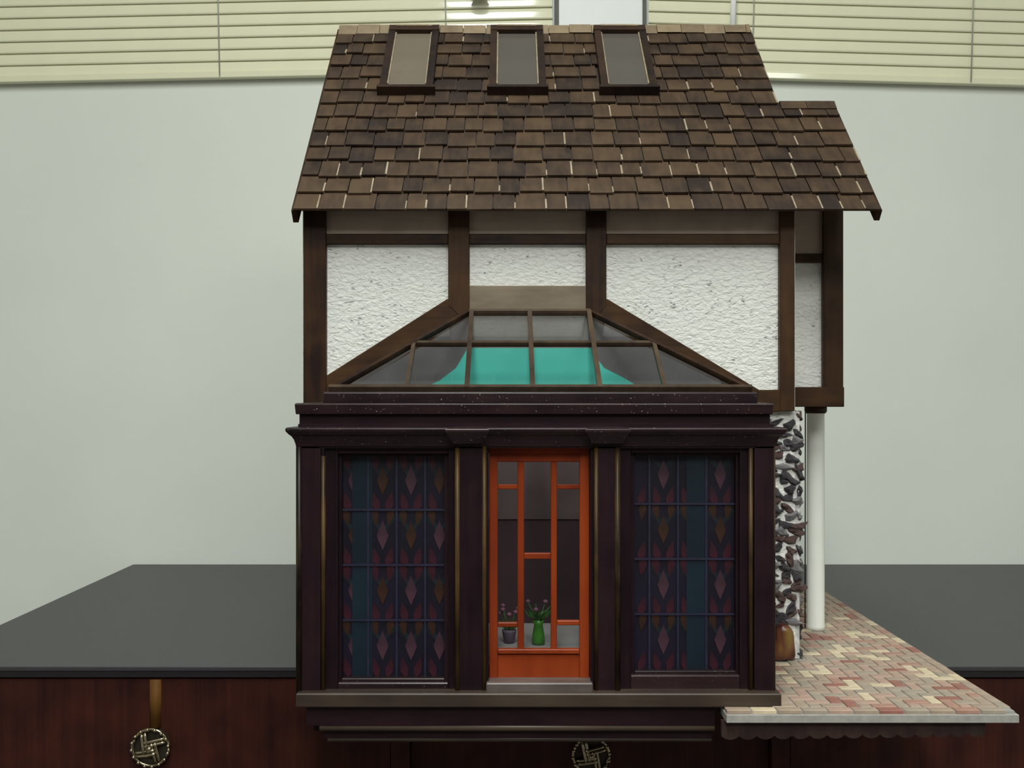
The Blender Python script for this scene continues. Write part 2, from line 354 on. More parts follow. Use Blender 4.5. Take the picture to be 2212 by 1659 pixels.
# ------------------------------------------------------------------ dresser
DF = 0.988
dr = empty('dresser', (0.2, 1.28, 0.0))
tag(dr, 'long dark reddish wood dresser with black laminate top under the dollhouse', 'dresser')
dx0, dx1 = -0.556, 0.93
box('top_slab', dx0, dx1, DF, WD - 0.002, TOPZ - 0.0042, TOPZ, M['laminate'], dr, 0.0006)
box('top_edge', dx0 + 0.001, dx1 - 0.001, DF + 0.0008, WD - 0.003, TOPZ - 0.010, TOPZ - 0.0042, M['lamedge'], dr)
box('carcass', dx0 + 0.004, dx1 - 0.004, DF + 0.020, WD - 0.004, 0.0, TOPZ - 0.010, M['dresser'], dr)
DD = DF + 0.003
fz0, fz1 = TOPZ - 0.0105, TOPZ - 0.235
cols = [(dx0 + 0.006, X(845, DD)), (X(884, DD), X(1668, DD)), (X(1706, DD), dx1 - 0.006)]
for i, (a, b_) in enumerate(cols):
    dep = DD if i != 1 else DD + 0.010
    z0, z1 = fz0 - 0.001, fz1
    o = box('drawer_front', a, b_, dep, DF + 0.0215, z1, z0, M['dresser'], dr, 0.001)
    box('door_panel', a, b_, dep, DF + 0.0215, 0.05, z1 - 0.004, M['dresser'], dr, 0.001)
for a, b_ in ((845, 884), (1668, 1706)):
    box('stile', X(a, DD), X(b_, DD), DD - 0.001, DF + 0.0215, 0.0, fz0 - 0.001, M['dresser'], dr, 0.001)
ix = X(336, DD)
tube('highlight_strip', [(ix, DD + 0.0015, fz0 - 0.002), (ix, DD + 0.0015, Z(1570, DD))], 0.0058, M['highlight'], dr, 12)  # highlight above the pull, painted as a lighter amber strip
def pull(px, py, D):
    c = Vector((X(px, D), D - 0.006, Z(py, D)))
    p = empty('drawer_pull', c, dr)
    R = 0.0175
    def ring(name, r, rr, y, mat, n=28):
        pts = [(c.x + r * math.cos(2 * math.pi * k / n), y, c.z + r * math.sin(2 * math.pi * k / n)) for k in range(n + 1)]
        return tube(name, pts, rr, mat, p, 6)
    # back plate
    n = 28; v = []; 
    for yy in (c.y + 0.003, D + 0.0006):
        v += [(c.x + R * math.cos(2 * math.pi * k / n), yy, c.z + R * math.sin(2 * math.pi * k / n)) for k in range(n)]
    mesh('back_plate', v, [tuple(range(n)), tuple(range(2 * n - 1, n - 1, -1))] + [(i, (i + 1) % n, n + (i + 1) % n, n + i) for i in range(n)], M['brassdark'], p)
    ring('rim', R - 0.0006, 0.0015, c.y + 0.001, M['brass'])
    for k in range(16):
        a = 2 * math.pi * (k + 0.3) / 16
        lo = (c.x + (R - 0.0004) * math.cos(a), c.y - 0.0012, c.z + (R - 0.0004) * math.sin(a))
        bead = lathe('bead', [(0.0003, -0.0017), (0.0012, -0.0011), (0.0017, 0), (0.0012, 0.0011), (0.0003, 0.0017)], lo, M['brass'], p, 8)
    # four woven straps, each passing over one neighbour and under the next
    for k in range(4):
        a = math.pi / 2 * k + 0.25; ca, sa = math.cos(a), math.sin(a)
        for off in (0.0026, 0.0060):
            pts = []
            for t in range(7):
                u = -0.004 + 0.0185 * t / 6; h = -0.0022 + 0.0030 * (t / 6) ** 1.5
                lx, lz = u, off - 0.001 * t / 6
                rr = math.hypot(lx, lz)
                if rr > R: continue
                pts.append((c.x + lx * ca - lz * sa, c.y + h, c.z + lx * sa + lz * ca))
            tube('woven_strap', pts, 0.00155, M['brass'], p, 6)
    lathe('stud', [(0.0003, -0.002), (0.0018, -0.0012), (0.0022, 0), (0.0018, 0.0012), (0.0003, 0.002)], (c.x, c.y - 0.003, c.z), M['brass'], p, 10)
    return p
pull(329, 1611, DD); pull(1276, 1628, DD + 0.010)

# ------------------------------------------------------------------ dollhouse
HZ = TOPZ
dh = empty('dollhouse', (0.02, 1.06, HZ))
tag(dh, 'half-timbered Tudor dollhouse with shingled roof and glass-roofed conservatory on the black dresser top', 'dollhouse')
DW = 0.900                                   # main upper wall plane
ZE, DE, RISE, RUN = 0.151 + CZ, 0.875, 0.2305, 0.240
SL = math.hypot(RISE, RUN); ANG = math.atan2(RISE, RUN)
UD = Vector((0, RUN / SL, RISE / SL)); ND = Vector((0, -RISE / SL, RUN / SL))
def RP(x, s, n=0.0):
    """point on the front roof slope: s metres up from the eave, n metres off it"""
    return Vector((x, DE, ZE)) + UD * s + ND * n
ZP = CZ - 0.2234                              # patio top
RX0, RX1, RX2, RX3 = -0.174, 0.2525, 0.3055, 0.515 * SL
HX0, HX1 = -0.1725, 0.2435
rdg = RP(0, SL)
# house body: pentagon profile, hollow look not visible
yb = 2 * rdg.y - DW
pf = [(DW, ZP), (DW, ZE + (DW - DE) * RISE / RUN - 0.010), (rdg.y, rdg.z - 0.012), (yb, ZE + (DW - DE) * RISE / RUN - 0.010), (yb, ZP)]
xprism('stucco_wall', pf, HX0, HX1, M['stucco'], dh)
box('foundation', -0.145, 0.145, 0.80, 0.903, HZ, ZP, M['darkh'], dh)
box('foundation', HX0 + 0.003, 0.150, 0.903, yb - 0.003, HZ, ZP, M['darkh'], dh)
# side bay
bf = [(0.965, Z(878, 0.965)), (0.965, ZE + 0.090 * RISE / RUN - 0.010), (RP(0, RX3).y, RP(0, RX3).z - 0.012), (1.085, ZE + 0.02), (1.085, Z(878, 0.965))]
xprism('bay_wall', bf, HX1, 0.3015, M['stucco'], dh)

# timber framing on the main wall
FD, FT = 0.893, 0.0085
def tb(px0, px1, py0, py1, D=FD, t=FT, mat='timber', name='timber_post'):
    return pbox(name, px0, px1, py0, py1, D, t, M[mat], dh, 0.0006)
tb(655, 704, 438, 880)
pprism('timber_post', [(968, 438), (1014, 438), (1014, 676), (1000, 690), (968, 660)], FD, FT, M['timber'], dh, 0.0006)
pprism('timber_post', [(1266, 438), (1310, 438), (1310, 660), (1285, 695), (1266, 676)], FD, FT, M['timber'], dh, 0.0006)
tb(1685, 1717, 438, 888)
pprism('timber_brace', [(967, 645), (1013, 676), (1013, 700), (770, 850), (704, 850), (704, 812)], FD + 0.0004, FT - 0.0004, M['timberh'], dh, 0.0006)
pprism('timber_brace', [(1311, 645), (1640, 842), (1640, 862), (1560, 862), (1268, 700), (1268, 676)], FD + 0.0004, FT - 0.0004, M['timberh'], dh, 0.0006)
tb(1560, 1686, 842, 890, FD + 0.0008, FT - 0.0008, 'timberh', 'timber_beam')
for a, b_ in ((704, 968), (1014, 1266), (1310, 1685)):
    tb(a, b_, 505, 527, FD + 0.002, FT - 0.002, 'timberh', 'timber_beam')
    pbox('frieze_panel', a, b_, 432, 505, FD + 0.004, 0.004, M['frieze'], dh, 0.0)
pbox('ledge_board', 1013, 1267, 617, 673, FD + 0.0015, FT - 0.0015, M['ledgewood'], dh, 0.0006)
# bay framing
bd = 0.958
pbox('timber_post', 1779, 1822, 380, 878, bd, 0.0085, M['timber'], dh, 0.0006)
pbox('timber_beam', 1700, 1779, 548, 567, bd + 0.002, 0.0065, M['timberh'], dh, 0.0006)
pbox('frieze_panel', 1700, 1779, 400, 548, bd + 0.004, 0.004, M['frieze'], dh, 0.0)
pbox('timber_beam', 1700, 1824, 836, 879, bd - 0.0005, 0.009, M['timberh'], dh, 0.0006)
box('timber_sill', 0.3015, 0.3045, bd + 0.008, 1.085, Z(878, bd), Z(836, bd), M['timberh'], dh)

# ---- roof
roof = empty('roof', (0.04, rdg.y, rdg.z), dh)
def slab(name, x0, x1, s0, s1, n0, n1, mat, par, back=False):
    v = []
    for x in (x0, x1):
        for s, nn in ((s0, n0), (s1, n0), (s1, n1), (s0, n1)): v.append(RP(x, s, nn))
    f = [(0, 1, 2, 3), (7, 6, 5, 4), (0, 4, 5, 1), (1, 5, 6, 2), (2, 6, 7, 3), (3, 7, 4, 0)]
    if back: v = [Vector((p.x, 2 * back - p.y, p.z)) for p in v]
    return mesh(name, v, f, mat, par)
slab('roof_deck', RX0 + 0.002, RX1 - 0.001, 0.004, SL, -0.003, 0.0, M['deck'], roof)
slab('roof_deck', RX0 + 0.002, RX1 - 0.001, 0.001, SL, -0.006, 0.004, M['shingle'], roof, back=rdg.y)
slab('bay_roof_deck', RX1 - 0.001, RX2 - 0.002, 0.004, RX3, -0.003, 0.0, M['deck'], roof)
slab('bay_roof_deck', RX1 - 0.001, RX2 - 0.002, 0.001, RX3, -0.006, 0.004, M['shingle'], roof, back=RP(0, RX3).y)
slab('rake_board', RX0 - 0.003, RX0 + 0.0015, -0.001, SL, -0.011, 0.001, M['timber'], roof)
slab('rake_board', RX1 - 0.001, RX1 + 0.0025, RX3 - 0.02, SL, -0.009, 0.001, M['timber'], roof)
slab('rake_board', RX2 - 0.002, RX2 + 0.0025, -0.001, RX3, -0.009, 0.001, M['timber'], roof)
SKY = [(-0.121, -0.070), (-0.0168, 0.0372), (0.0895, 0.1425)]
S0, S1 = 0.57 * SL, 0.966 * SL
shm = {}
def shingle_mesh(wd):
    k = round(wd * 2000)
    if k not in shm:
        wq = k / 2000.0; h = 0.0315; th = 0.0017
        me = bpy.data.meshes.new('shingle')
        v = bv(-wq / 2, wq / 2, 0, h, 0, th)
        v[6] = (wq / 2, h, 0.0005); v[7] = (-wq / 2, h, 0.0005)
        me.from_pydata(v, [], BF); me.materials.append(M['shingle'])
        bm = bmesh.new(); bm.from_mesh(me); bmesh.ops.recalc_face_normals(bm, faces=bm.faces[:]); bm.to_mesh(me); bm.free()
        shm[k] = me
    return shm[k]
EXPO = SL / 13.25
joints = []
nsh = 0
rs = random.Random(11)
for k in range(13):
    s = k * EXPO - 0.0035
    xa, xb = RX0 - 0.001, (RX2 + 0.001 if s + EXPO * 0.8 < RX3 else RX1 + 0.001)
    x = xa; first = True
    while x < xb - 0.004:
        wd = rs.choice((0.0165, 0.0185, 0.020, 0.0215, 0.0235, 0.0255))
        if first: wd *= rs.uniform(0.5, 1.0); first = False
        if xb - (x + wd) < 0.008: wd = xb - x
        cx = x + wd / 2
        sj = s + (rs.uniform(-0.0021, 0.0021) if k else rs.uniform(-0.0004, 0.0004))
        hid = any(a - 0.002 < cx - wd / 2 and cx + wd / 2 < b_ + 0.002 and S0 + 0.004 < s + EXPO / 2 < S1 + 0.02 for a, b_ in SKY)
        if not hid and s < SL - 0.012:
            p = RP(cx, sj, 0.0022 + rs.uniform(0, 0.0005))
            o = link('shingle', shingle_mesh(wd - 0.0008), p, roof, Euler((ANG - 0.055, rs.uniform(-0.01, 0.01), rs.uniform(-0.012, 0.012))))
            nsh += 1
            if rs.random() < (0.55 if k < 3 else 0.16): joints.append((x + wd - 0.0004, sj, rs.uniform(0.35, 0.95)))
        x += wd
v = []; f = []
for (x, s, q) in joints:
    b0 = len(v); L_ = EXPO * q; hw = rs.uniform(0.0004, 0.0008)
    for ss, nn in ((s + 0.001, 0.0020), (s + 0.001 + L_, 0.0010)):
        for dx, dn in ((-hw, 0), (hw, 0), (hw, 0.00235), (-hw, 0.00235)): v.append(RP(x + dx, ss, nn + dn))
    f += [tuple(b0 + i for i in q_) for q_ in BF]
o = mesh('glue_seam', v, f, M['glue'], roof); o['kind'] = 'stuff'
# ridge caps
x = RX0 - 0.001
while x < RX1 - 0.002:
    wd = min(rs.uniform(0.019, 0.026), RX1 + 0.001 - x)
    h = 0.0115 + rs.uniform(-0.0015, 0.001); zz = rdg.z + 0.0045 + rs.uniform(-0.0005, 0.0007)
    y0 = rdg.y
    prof = [(y0 - 0.011, zz - h), (y0 - 0.003, zz), (y0 + 0.003, zz), (y0 + 0.011, zz - h), (y0 + 0.009, zz - h), (y0, zz - 0.003), (y0 - 0.009, zz - h)]
    xprism('ridge_shingle', prof, x, x + wd - 0.0005, M['ridge'], roof)
    x += wd
xr = RP(0, RX3)
for x0, x1 in ((RX1 + 0.003, 0.279), (0.2795, RX2 + 0.001)):
    zz = xr.z + 0.005
    prof = [(xr.y - 0.010, zz - 0.009), (xr.y - 0.002, zz), (xr.y + 0.002, zz), (xr.y + 0.010, zz - 0.009), (xr.y + 0.008, zz - 0.010), (xr.y, zz - 0.003), (xr.y - 0.008, zz - 0.010)]
    xprism('ridge_shingle', prof, x0, x1, M['shingle'], roof)
# skylights
for i, (a, b_) in enumerate(SKY):
    sk = empty('skylight', RP((a + b_) / 2, (S0 + S1) / 2), dh)
    fw = 0.0068; n0, n1 = 0.0, 0.0105
    slab('jamb', a, a + fw, S0, S1, n0, n1, M['skyframe'], sk); slab('jamb', b_ - fw, b_, S0, S1, n0, n1, M['skyframe'], sk)
    slab('head', a, b_, S1 - 0.011, S1, n0, n1 + 0.0006, M['skyframe'], sk)
    slab('sill', a - 0.002, b_ + 0.002, S0 - 0.001, S0 + 0.0035, n0, n1 + 0.001, M['skyframe'], sk)
    slab('sill', a + fw, b_ - fw, S0 + 0.0035, S0 + 0.0072, n0, n1 - 0.001, M['skylip' if i else 'skyframe'], sk)
    slab('pane', a + fw, b_ - fw, S0 + 0.007, S1 - 0.010, 0.0, 0.0065, M['skyglass_warm' if i == 0 else 'skyglass_grey'], sk)
    slab('pale_lip', a + fw, a + fw + 0.0012, S0 + 0.0115, S1 - 0.011, 0.006, 0.0085, M['skylip'], sk)
    slab('pale_lip', b_ - fw - 0.0012, b_ - fw, S0 + 0.0115, S1 - 0.011, 0.006, 0.0085, M['skylip'], sk)
    slab('pale_lip', a + fw, b_ - fw, S1 - 0.0025, S1 + 0.0003, n1 + 0.0004, n1 + 0.0012, M['skylip'], sk)

# ---- conservatory shell
KL, KR, KY, KB = -0.1515, 0.1935, 0.770, 0.9005
IFZ = Z(1392, 0.82)                           # inner floor height
def zz(py, D): return Z(py, D)
umold('cornice', [(0, zz(895, .771)), (0.0025, zz(895, .771)), (0.0032, zz(873, .771)), (0.0025, zz(871, .771)), (-0.014, zz(869, .771)), (-0.014, zz(895, .771))], KL + 0.001, KR - 0.0035, 0.7735, KB, M['darkspeck'], dh)
umold('roof_curb', [(0, zz(870, .78)), (0.0, zz(849, .78)), (-0.001, zz(846, .78)), (-0.012, zz(845, .78)), (-0.012, zz(870, .78))], -0.1345, 0.1835, 0.779, KB, M['darkspeck'], dh)
umold('fascia', [(0, zz(925, .775)), (0, zz(894, .775)), (-0.010, zz(894, .775)), (-0.010, zz(925, .775))], KL + 0.0005, KR - 0.002, 0.7745, KB, M['darkh'], dh)
cp = [(-0.010, zz(922, .764)), (0.0065, zz(923.5, .764)), (0.0075, zz(926, .764)), (0.0072, zz(932, .764)), (0.0055, zz(938, .766)), (0.0036, zz(943, .767)), (0.0022, zz(950, .768)), (0.0012, zz(960, .769)), (0.001, zz(965, .769)), (-0.010, zz(965, .769))]
umold('crown_moulding', cp, KL, KR, KY, KB, M['darkspeck'], dh)
def crown_block(px0, px1):
    xl, xr_ = X(px0, 0.764), X(px1, 0.764)
    pr = [(0, zz(922, .764)), (0.006, zz(927, .76)), (0.006, zz(933, .76)), (0.004, zz(942, .762)), (0.001, zz(958, .764)), (0, zz(960, .764)), (-0.008, zz(960, .764)), (-0.008, zz(922, .764))]
    umold('capital', pr, xl + 0.006, xr_ - 0.006, 0.7645, 0.775, M['darkspeck'], dh)
crown_block(962, 1057); crown_block(1263, 1362)
# header behind the crown, side walls, inner floor
box('header', KL + 0.0005, KR - 0.0005, KY, KY + 0.016, Z(968, KY), Z(916, KY), M['darkh'], dh)
box('side_wall', KL, KL + 0.006, KY + 0.001, KB, Z(1500, KY), Z(924, KY), M['dark'], dh)
box('side_wall', KR - 0.006, KR, KY + 0.001, KB, Z(1500, KY), Z(924, KY), M['dark'], dh)
box('inner_floor', KL + 0.006, KR - 0.006, KY + 0.019, KB - 0.001, IFZ - 0.008, IFZ, M['innerfloor'], dh)
box('inner_wall', KL + 0.006, KR - 0.006, KB - 0.0045, KB - 0.001, IFZ, Z(862, KB), M['inner'], dh)
box('inner_band', KL + 0.006, KR - 0.006, KB - 0.0052, KB - 0.0045, Z(1120, KB), Z(870, KB), M['innerband'], dh)
# front posts
def post(px0, px1, py0=960, py1=1500, D=KY, t=0.016, name='pilaster', mat='dark'):
    return pbox(name, px0, px1, py0, py1, D, t, M[mat], dh, 0.0006)
post(642, 692); post(988, 1044); post(1290, 1334); post(1630, 1673)
def bead(px, py0, py1, D=KY, r=0.0021):
    return tube('edge_bead', [(X(px, D), D + 0.0006, Z(py0, D)), (X(px, D), D + 0.0006, Z(py1, D))], r, M['gold'], dh, 8)
bead(646, 965, 1498, KY, 0.0024); bead(698, 985, 1498, KY + 0.001, 0.0017); bead(988, 966, 1498, KY, 0.0019); bead(1046, 962, 1498, KY, 0.0016)
bead(1288, 962, 1498, KY, 0.0016); bead(1334, 964, 1498, KY, 0.0022); bead(1622, 968, 1490, KY + 0.001, 0.0017); bead(1672, 968, 1498, KY + 0.001, 0.0012)

# windows with leaded film
def petal_mesh(name, w_, h_, mat, kind):
    if kind == 'diamond': pts = [(0, h_ / 2), (w_ * .32, h_ * .18), (w_ / 2, 0), (w_ * .3, -h_ * .22), (0, -h_ / 2), (-w_ * .3, -h_ * .22), (-w_ / 2, 0), (-w_ * .32, h_ * .18)]
    elif kind == 'petal': pts = [(0, h_ / 2), (w_ * .35, h_ * .15), (w_ * .5, -h_ * .15), (w_ * .25, -h_ * .42), (0, -h_ / 2), (-w_ * .25, -h_ * .42), (-w_ * .5, -h_ * .15), (-w_ * .35, h_ * .15)]
    else: pts = [(-w_ / 2, h_ / 2), (0, -h_ * .18), (w_ / 2, h_ / 2), (w_ / 2, h_ * .18), (0, -h_ / 2), (-w_ / 2, h_ * .18)]
    n = len(pts); v = [(x, -0.0002, z) for x, z in pts] + [(x, 0.0002, z) for x, z in pts]
    if kind == 'chevron': caps = [(0, 1, 4, 5), (1, 2, 3, 4), (n + 5, n + 4, n + 1, n), (n + 4, n + 3, n + 2, n + 1)]
    else: caps = [tuple(range(n)), tuple(range(2 * n - 1, n - 1, -1))]
    f = caps + [(i, (i + 1) % n, n + (i + 1) % n, n + i) for i in range(n)]
    me = bpy.data.meshes.new(name); me.from_pydata(v, [], f); me.materials.append(mat)
    bm = bmesh.new(); bm.from_mesh(me); bmesh.ops.recalc_face_normals(bm, faces=bm.faces[:]); bm.to_mesh(me); bm.free()
    return me
PM = {'dp': petal_mesh('diamond', 0.0088, 0.022, M['petal_pink'], 'diamond'), 'do': petal_mesh('diamond', 0.0085, 0.021, M['petal_orange'], 'diamond'),
      'pr': petal_mesh('petal', 0.0062, 0.015, M['petal_red'], 'petal'), 'po': petal_mesh('petal', 0.0058, 0.014, M['petal_orange'], 'petal'),
      'cv': petal_mesh('chevron', 0.020, 0.016, M['petal_teal'], 'chevron')}
def window(px, py, ip, band, lead_x, lead_y):
    (a, b_), (t, bt) = px, py; (ia, ib, it, ibt) = ip
    D1 = KY + 0.0035
    wn = empty('window', (X((a + b_) / 2, D1), D1, Z(bt, D1)), dh)
    pbox('frame_side', a, ia - 9, t, bt, D1, 0.0125, M['dark'], wn, 0.0006); pbox('frame_side', ib + 9, b_, t, bt, D1, 0.0125, M['dark'], wn, 0.0006)
    pbox('frame_head', ia - 9, ib + 9, t, it - 4, D1 + 0.0005, 0.012, M['darkh'], wn, 0.0006); pbox('frame_foot', ia - 9, ib + 9, ibt + 9, bt, D1 + 0.0005, 0.012, M['darkspeck'], wn, 0.0008)
    D2 = KY + 0.0085
    for q in ((ia - 11, ia, it - 6, ibt + 10), (ib, ib + 11, it - 6, ibt + 10)): pbox('sash_side', *q, D2, 0.0075, M['dark'], wn, 0.0004)
    pbox('sash_head', ia, ib, it - 6, it + 2, D2, 0.0075, M['darkh'], wn, 0.0004); pbox('sash_foot', ia, ib, ibt, ibt + 11, D2, 0.0075, M['darkspeck'], wn, 0.0004)
    x0, x1, z1, z0 = X(ia, D2), X(ib, D2), Z(it, D2), Z(ibt, D2)
    box('film', x0, x1, 0.7860, 0.7864, z0, z1, M['film'], wn)
    box('pane', x0, x1, 0.7812, 0.7822, z0, z1, M['glass'], wn)
    yl = 0.7856
    cw, ch = 62 * D2 / F, 120 * D2 / F
    box('blue_gleam', X(band[0], D2), X(band[1], D2), 0.7850, 0.7853, z0, z1, M['bluegleam'], wn)  # blue light caught in the window, painted as a flat strip
    lx = X(lead_x, D2); lz = Z(lead_y, D2)
    xs = [lx + k * cw for k in range(-6, 7) if x0 + 0.001 < lx + k * cw < x1 - 0.001]
    zs = [lz + k * ch for k in range(-5, 6) if z0 + 0.004 < lz + k * ch < z1 - 0.002]
    for x in xs: box('lead_line', x - 0.0007, x + 0.0007, 0.7842, 0.7846, z0, z1, M['lead'], wn)
    for z in zs: box('lead_line', x0, x1, 0.7838, 0.7842, z - 0.0007, z + 0.0007, M['lead'], wn)
    def put(me, x, z, rot=0.0, y=yl):
        if x0 + 0.002 < x < x1 - 0.002 and z0 + 0.003 < z < z1 - 0.004: link(me.name.split('.')[0], me, (x, y, z), wn, Euler((0, rot, 0)))
    for i in range(-6, 7):
        for j in range(-5, 6):
            cx = lx + (i + .5) * cw; cz = lz + (j + .5) * ch
            put(PM['cv'], cx, cz + 0.010, 0, yl + 0.0003)
            put(PM['dp'] if (i + j) % 2 == 0 or j == -1 else PM['do'], cx, cz + 0.0012)
            vx = lx + i * cw
            for sg in (-1, 1):
                put(PM['pr'], vx + sg * 0.0052, cz - ch * .36, -sg * 0.22)
                put(PM['po' if j % 2 else 'pr'], vx + sg * 0.0050, cz + ch * .36, math.pi - sg * 0.15)
    return wn
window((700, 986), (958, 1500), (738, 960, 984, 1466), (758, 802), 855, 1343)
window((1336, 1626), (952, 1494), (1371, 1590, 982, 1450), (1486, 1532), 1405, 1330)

# door
DY = 0.7810
door = empty('door', (X(1166, DY), DY, Z(1472, DY)), dh)
def dbox(name, *q, D=DY, t=0.006, mat='door', bevel=0.0005): return pbox(name, *q, D, t, M[mat], door, bevel)
box('jamb', X(1045, DY), X(1056, DY), KY + 0.002, KY + 0.016, Z(1480, DY), Z(962, DY), M['dark'], door)
box('jamb', X(1274, DY), X(1289, DY), KY + 0.002, KY + 0.016, Z(1480, DY), Z(962, DY), M['dark'], door)
dbox('head_rail', 1056, 1274, 950, 980, D=DY - 0.001)
dbox('top_rail', 1074, 1254, 979, 998)
dbox('stile', 1057, 1075, 979, 1474); dbox('stile', 1252, 1273, 979, 1474)
dbox('bottom_rail', 1075, 1252, 1403, 1413, D=DY - 0.001)
dbox('kick_panel', 1075, 1252, 1413, 1474, D=DY + 0.001, t=0.005)
dbox('muntin', 1118, 1132, 997, 1404, D=DY + 0.0006, t=0.005); dbox('muntin', 1190, 1203, 997, 1404, D=DY + 0.0006, t=0.005)
for q in ((1075, 1118, 1047, 1057), (1203, 1252, 1047, 1057), (1075, 1118, 1345, 1355), (1203, 1252, 1341, 1351), (1132, 1190, 1195, 1208)):
    dbox('muntin', *q, D=DY + 0.001, t=0.004)
box('pane', X(1074, DY), X(1253, DY), DY + 0.0045, DY + 0.0052, Z(1404, DY), Z(997, DY), M['glass'], door)
pbox('door_sill', 1050, 1281, 1476, 1499, KY - 0.004, 0.020, M['sill'], door, 0.0008)

# base
umold('base_ledge', [(0, zz(1529, .762)), (0.001, zz(1527, .762)), (0.001, zz(1500, .762)), (0, zz(1498, .762)), (-0.030, zz(1497.5, .762)), (-0.030, zz(1529, .762))], -0.1500, 0.1955, 0.763, KB, M['basewood'], dh)
box('base_rail', X(662, .768), 0.150, 0.768, 0.80, Z(1567, .768), Z(1528, .768), M['darkh'], dh)
def roll(py, x0, x1, D, r): return tube('base_moulding', [(x0, D, Z(py, D)), (x1, D, Z(py, D))], r, M['basewood'], dh, 10)
roll(1571, X(690, .768), 0.150, 0.7705, 0.0027)
box('base_rail', X(698, .774), 0.149, 0.774, 0.80, Z(1594, .774), Z(1570, .774), M['darkh'], dh)
box('base_rail', X(708, .776), 0.149, 0.7765, 0.81, HZ, Z(1590, .776), M['basewood'], dh)
roll(1596, X(708, .776), 0.149, 0.7765, 0.0021)

# conservatory glass roof
GB, GT = Vector((0, 0.785, Z(842, 0.785))), Vector((0, 0.8925, Z(675, 0.8925)))
def G(x, u, n=0.0):
    p = GB + (GT - GB) * u; d = (GT - GB).normalized(); nn = Vector((0, -d.z, d.y))
    return Vector((x, p.y, p.z)) + nn * n
hl = lambda u: -0.1273 + 0.0970 * u
hr = lambda u: 0.1765 - 0.1085 * u
MX = [-0.0738, -0.0295, 0.0190, 0.0685, 0.1165]; UM = 0.553
gr = empty('glass_roof', (0.02, 0.84, Z(842, 0.785)), dh)
def pane(pts, n=0.0):
    k = len(pts); v = [G(x, u, n) for x, u in pts] + [G(x, u, n + 0.0010) for x, u in pts]
    f = [tuple(range(k - 1, -1, -1)), tuple(range(k, 2 * k))] + [(i, (i + 1) % k, k + (i + 1) % k, k + i) for i in range(k)]
    return mesh('pane', v, f, M['roofglass'], gr)
pane([(hl(0), 0), (MX[0], 0), (hl(UM), UM)])
for i in range(4): pane([(MX[i] + .0003, 0), (MX[i + 1] - .0003, 0), (MX[i + 1] - .0003, UM - .004), (MX[i] + .0003, UM - .004)])
pane([(MX[4], 0), (hr(0), 0), (hr(UM), UM)])
pane([(hl(UM), UM), (MX[1], UM), (hl(1), 1)])
for i in (1, 2): pane([(MX[i] + .0003, UM + .004), (MX[i + 1] - .0003, UM + .004), (MX[i + 1] - .0003, .985), (MX[i] + .0003, .985)])
pane([(MX[3], UM), (hr(UM), UM), (hr(1), 1)])
def bar(name, a, b_, wid, th, mat='mullion', n0=-0.0012):
    A, B = G(*a, n0), G(*b_, n0); d = (B - A).normalized(); nn = (G(0, 0, 1) - G(0, 0, 0))
    return plank(name, A, B, d.cross(nn), wid, nn, th, M[mat], gr)
bar('mullion', (MX[0], 0), (MX[0], UM), 0.0030, 0.0042)
bar('mullion', (MX[1], -.01), (MX[1], .985), 0.0036, 0.0050)
bar('mullion', (MX[2], -.01), (MX[2], .985), 0.0036, 0.0050)
bar('mullion', (MX[3], -.01), (MX[3], .985), 0.0036, 0.0050)
bar('mullion', (MX[4], 0), (MX[4], UM), 0.0030, 0.0042)
bar('cross_bar', (hl(UM), UM), (hr(UM), UM), 0.0036, 0.0040)
bar('top_bar', (hl(.985), .985), (hr(.985), .985), 0.0040, 0.0048)
bar('bottom_bar', (hl(0) - .004, 0.0), (hr(0) + .004, 0.0), 0.0036, 0.0048)
bar('hip_bar', (hl(0), 0), (hl(1), 1), 0.0032, 0.0044, 'timberh')
bar('hip_bar', (hr(0), 0), (hr(1), 1), 0.0032, 0.0044, 'timberh')
# side slopes of the glass roof, back to the wall
for hx, wx in ((hl, -0.1330), (hr, 0.1820)):
    pts = [G(hx(0), 0), Vector((wx, 0.8925, GB.z)), G(hx(1), 1)]
    nrm = (pts[1] - pts[0]).cross(pts[2] - pts[0]).normalized() * 0.0008
    mesh('side_pane', pts + [p + nrm for p in pts], [(0, 1, 2), (5, 4, 3), (0, 3, 4, 1), (1, 4, 5, 2), (2, 5, 3, 0)], M['roofglass'], gr)
# inside the conservatory roof: grey lining with the teal bell-shaped panel
LD = 0.8915
pprism('grey_lining', [(740, 870), (1590, 870), (1575, 838), (1275, 688), (1010, 688), (760, 838)], FD - 0.0002, 0.0008, M['innergrey'], dh, 0.0)
pprism('pale_lining', [(1016, 688), (1272, 688), (1272, 756), (1012, 756)], FD - 0.0008, 0.0006, M['palelining'], dh, 0.0)
pprism('teal_panel', [(890, 868), (905, 843), (950, 822), (985, 795), (1003, 765), (1010, 752), (1278, 752), (1285, 768), (1305, 795), (1345, 815), (1390, 842), (1400, 868)], LD, 0.0012, M['teal'], dh, 0.0)

# white column with a thin dark wire beside it
lathe('porch_column', [(0.0087, 0), (0.0087, 0.004), (0.0082, 0.006), (0.0082, 0.2045), (0.0090, 0.2065), (0.0090, Z(879, .965) - ZP)], (0.2935, 1.012, ZP), M['column'], dh, 28)
tube('wire', [(0.2845, 1.016, ZP), (0.2848, 1.016, Z(879, .965))], 0.0006, M['lamedge'], dh, 6)

lathe('column_cap', [(0.0090, 0), (0.0104, 0.002), (0.0104, 0.0068)], (0.2935, 1.012, Z(879, .965) - 0.0066), M['timberh'], dh, 28)
